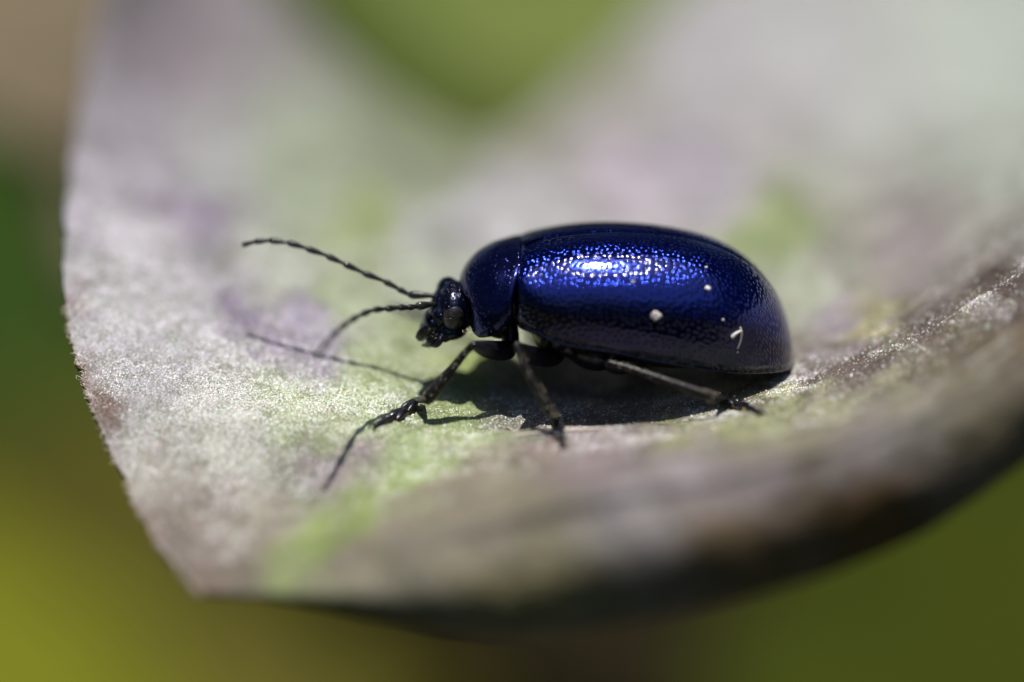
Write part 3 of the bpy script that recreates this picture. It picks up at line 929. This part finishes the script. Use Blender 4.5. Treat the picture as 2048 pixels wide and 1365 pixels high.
# far legs (mostly hidden behind the body): feet found on the leaf
def lz(x, y, lift): 
    v = leaf_z(x, y); return v + Vector((0, 0, lift))
k0, k1, k2, k3 = lz(-1.72, 2.35, .12), lz(-1.92, 2.45, .08), lz(-2.12, 2.5, .07), lz(-2.4, 2.6, .05)
leg([(P(1000, 640, .5), .2), (P(1000, 655, .9), .19), (P(975, 650, 1.3), .17), (P(940, 640, 1.6), .08)],
    [(P(940, 640, 1.6), .07), (P(905, 640, 1.85), .085), (P(870, 645, 2.1), .11), (k0 + Vector((.15, -.05, .12)), .09)],
    [(k0 + Vector((.14, -.05, .1)), .06), (k0, .1), (k1, .12), (k2, .12), (k3, .045)], None, hairsn=120)
k0, k1, k2, k3 = lz(.35, 2.6, .13), lz(.32, 2.8, .08), lz(.3, 3.0, .07), lz(.25, 3.28, .05)
leg([(P(1118, 690, .8), .19), (P(1110, 690, 1.2), .18), (P(1080, 660, 1.7), .17), (P(1060, 640, 2.0), .08)],
    [(P(1060, 640, 2.0), .07), (P(1062, 648, 2.2), .09), (k0 + Vector((0, -.12, .14)), .1)],
    [(k0 + Vector((0, -.1, .1)), .06), (k0, .1), (k1, .11), (k2, .12), (k3, .045)], None, hairsn=80)
k0, k1, k2, k3 = lz(4.2, 2.5, .12), lz(4.4, 2.6, .08), lz(4.6, 2.68, .07), lz(4.9, 2.8, .05)
leg([(P(1300, 700, .7), .2), (P(1280, 705, 1.3), .2), (P(1250, 680, 1.9), .1)],
    [(P(1250, 680, 1.9), .07), (P(1330, 690, 2.1), .09), (k0 + Vector((-.15, -.05, .12)), .1)],
    [(k0 + Vector((-.12, -.05, .1)), .06), (k0, .1), (k1, .11), (k2, .12), (k3, .045)], None, hairsn=80)

# ------------------------------------------------------------------ dust on the wing case
def on_elytron(px, py):
    o, d = ray(px, py)
    h = ely_bvh.ray_cast(o, d)
    nn = h[1]
    if nn.dot(d) > 0: nn = -nn
    return h[0], nn
def speck(px, py, r, label, name='dust_speck', mat=M_DUST):
    p, nn = on_elytron(px, py)
    V, F = ellipsoid((0, 0, 0), (r, r * .8, r * .38), 14, 9)
    q = nn.to_track_quat('Z', 'Y').to_matrix()
    s = rng.uniform(0, 50)
    V = [p + nn * r * .22 + q @ (v * (1 + .75 * noise.noise(v / r * 1.3 + Vector((s, 0, 0))) + .3 * noise.noise(v / r * 3.5 + Vector((s, 4, 0))))) for v in V]
    o = mesh_obj(name, V, F, mat)
    return tag(o, label, 'dust')
speck(1312, 632, .105, 'largest whitish dust crumb stuck low on the blue wing case')
speck(1415, 577, .055, 'small tan dust crumb on the rear of the blue wing case')
speck(1412, 535, .030, 'tiny pale dust grain above the tan crumb on the wing case')
speck(1266, 564, .030, 'tiny pale dust grain in the middle of the blue sheen')
speck(1446, 640, .026, 'tiny white dust grain in front of the bent fibre')
speck(1475, 705, .020, 'tiny white dust grain just below the bent fibre')
def fibre(segs, label):
    parts = []
    for seg_ in segs:
        path = []
        for (px, py, r, lift) in seg_:
            p, nn = on_elytron(px, py)
            path.append((p + nn * (lift + r * .6), r))
        parts.append(tube(path, n=14, seg=7))
    V, F = join(parts)
    return tag(mesh_obj('plant_fibre', V, F, M_FIBRE), label, 'fibre')
fibre([[(1464, 674, .035, .0), (1470, 667, .03, .02), (1477, 663, .022, .03), (1481, 660, .016, .02)], [(1479, 655, .010, .02), (1481, 662, .018, .03), (1481, 675, .018, .02), (1478, 688, .016, .01), (1475, 697, .012, 0)]], 'bent white plant fibre stuck to the rear of the wing case')

# ------------------------------------------------------------------ out-of-focus leaves round about
def bg_leaf(name, px, py, Y, length, width, heading, pitch, roll, mat, label, curl=0.25):
    base = P(px, py, Y)
    root = empty(name, base, label, 'leaf', 'blurred leaves around')
    rot = Matrix.Rotation(heading, 4, 'Z') @ Matrix.Rotation(pitch, 4, 'X') @ Matrix.Rotation(roll, 4, 'Y')
    V, F = [], []
    n1, n2 = 40, 20
    for i in range(n1 + 1):
        t = i / n1
        w = width * 0.5 * (math.sin(math.pi * min(1, t ** 0.8)) ** 0.75 + 0.02) * (1 + 0.05 * math.sin(t * 40))
        for j in range(n2 + 1):
            s = j / n2 * 2 - 1
            z = -curl * length * (t - .5) ** 2 + 0.12 * width * abs(s) + 0.02 * width * math.sin(t * 25) * abs(s)
            V.append(base + (rot @ Vector((s * w, (t - .5) * length, z))))
    for i in range(n1):
        for j in range(n2):
            a = i * (n2 + 1) + j
            F.append((a, a + 1, a + n2 + 2, a + n2 + 1))
    bl = mesh_obj('blade', V, F, mat, root)
    so = bl.modifiers.new('t', 'SOLIDIFY'); so.thickness = 0.3
    rib = [(base + (rot @ Vector((0, (t - .5) * length, -curl * length * (t - .5) ** 2 - .25))), max(.7 * (1 - t), .15)) for t in [-.25, 0, .2, .4, .6, .8, 1.0]]
    V, F = tube(rib, n=24, seg=8)
    mesh_obj('midrib', V, F, mat, root)
    return root
B_YEL = bg_leaf_mat('sunlit_yellow_green_leaf', (0.16, 0.17, 0.010), .2)
B_OLV = bg_leaf_mat('olive_green_leaf', (0.034, 0.044, 0.001), .1)
B_DGR = bg_leaf_mat('dark_green_leaf', (0.024, 0.052, 0.005), .1)
B_MGR = bg_leaf_mat('mid_green_leaf', (0.15, 0.19, 0.05), .2)
B_TAN = bg_leaf_mat('tan_leaf', (0.17, 0.135, 0.085), .1)
B_BRN = bg_leaf_mat('dark_gap_leaf', (0.010, 0.007, 0.0015), .05)  # near-black colour stands in for the shaded gap below the leaf
B_DUL = bg_leaf_mat('dull_olive_leaf', (0.075, 0.068, 0.009), .05)
bg_leaf('blurred_leaf', -230, 1470, 40, 20, 14, R(20), R(25), 0, B_YEL, 'bright yellow green blurred leaf below the pointed leaf corner')
bg_leaf('blurred_leaf', 2080, 1290, 40, 26, 15, R(-25), R(30), 0, B_OLV, 'olive green blurred leaf below the right side of the beetle leaf')
bg_leaf('blurred_leaf', -60, 520, 80, 34, 30, R(10), R(35), 0, B_DGR, 'dark green blurred leaf beside the frayed leaf margin')
bg_leaf('blurred_leaf', 960, -40, 66, 30, 28, R(70), R(30), 0, B_MGR, 'mid green blurred leaf behind the notch of the beetle leaf')
bg_leaf('blurred_leaf', -40, -40, 34, 12, 8, R(30), R(30), 0, B_TAN, 'tan blurred leaf above the dark green leaf')
bg_leaf('blurred_leaf', 620, 1330, 52, 30, 22, R(80), R(3), R(-28), B_DUL, 'dull olive blurred leaf deep below the beetle leaf')
bg_leaf('blurred_leaf', 1400, 1190, 46, 17, 14, R(76), R(3), R(-25), B_BRN, 'added very dark blurred leaf for the shaded gap under the curled front of the beetle leaf')

# dark bushes behind, plus an unseen ring added to darken the shell's reflections (a mass of leaves; far out of focus)
bv, bf = [], []
r2 = random.Random(3)
for k in range(15000):
    az = r2.uniform(-math.pi, math.pi)                       # 0 = straight behind the beetle
    back = 0.5 + 0.5 * math.cos(az)
    rad = (430 + 520 * r2.random() ** 1.3) * (1.0 + 0.9 * (1 - back))
    x, y = rad * math.sin(az), rad * math.cos(az)
    top = (560 + 900 * back) * (1 + .28 * noise.noise(Vector((math.sin(az) * 2.2, math.cos(az) * 2.2, 3))) + .16 * noise.noise(Vector((math.sin(az) * 8, math.cos(az) * 8, 9))))
    z = GZ + r2.random() * top
    L = r2.uniform(28, 60); W = L * r2.uniform(.4, .6)
    q = Matrix.Rotation(r2.uniform(0, 6.28), 3, 'Z') @ Matrix.Rotation(r2.uniform(-1.0, 1.0), 3, 'X') @ Matrix.Rotation(r2.uniform(-.6, .6), 3, 'Y')
    c = Vector((x, y, z)); o = len(bv)
    for a in ((0, -L, 0), (W, -.2 * L, .12 * L), (0, L, -.2 * L), (-W, -.2 * L, .12 * L), (0, -.1 * L, 0)):
        bv.append(c + q @ Vector(a))
    bf += [(o, o + 1, o + 4), (o + 1, o + 2, o + 4), (o + 2, o + 3, o + 4), (o + 3, o, o + 4)]
bush = mesh_obj('bushes', bv, bf, bg_leaf_mat('dark_bush_foliage', (0.022, 0.045, 0.006), .15), smooth=False)
tag(bush, 'dark green bushes blurred behind the leaf, unseen ones added all round for the shell to mirror', 'bushes', kind='stuff')
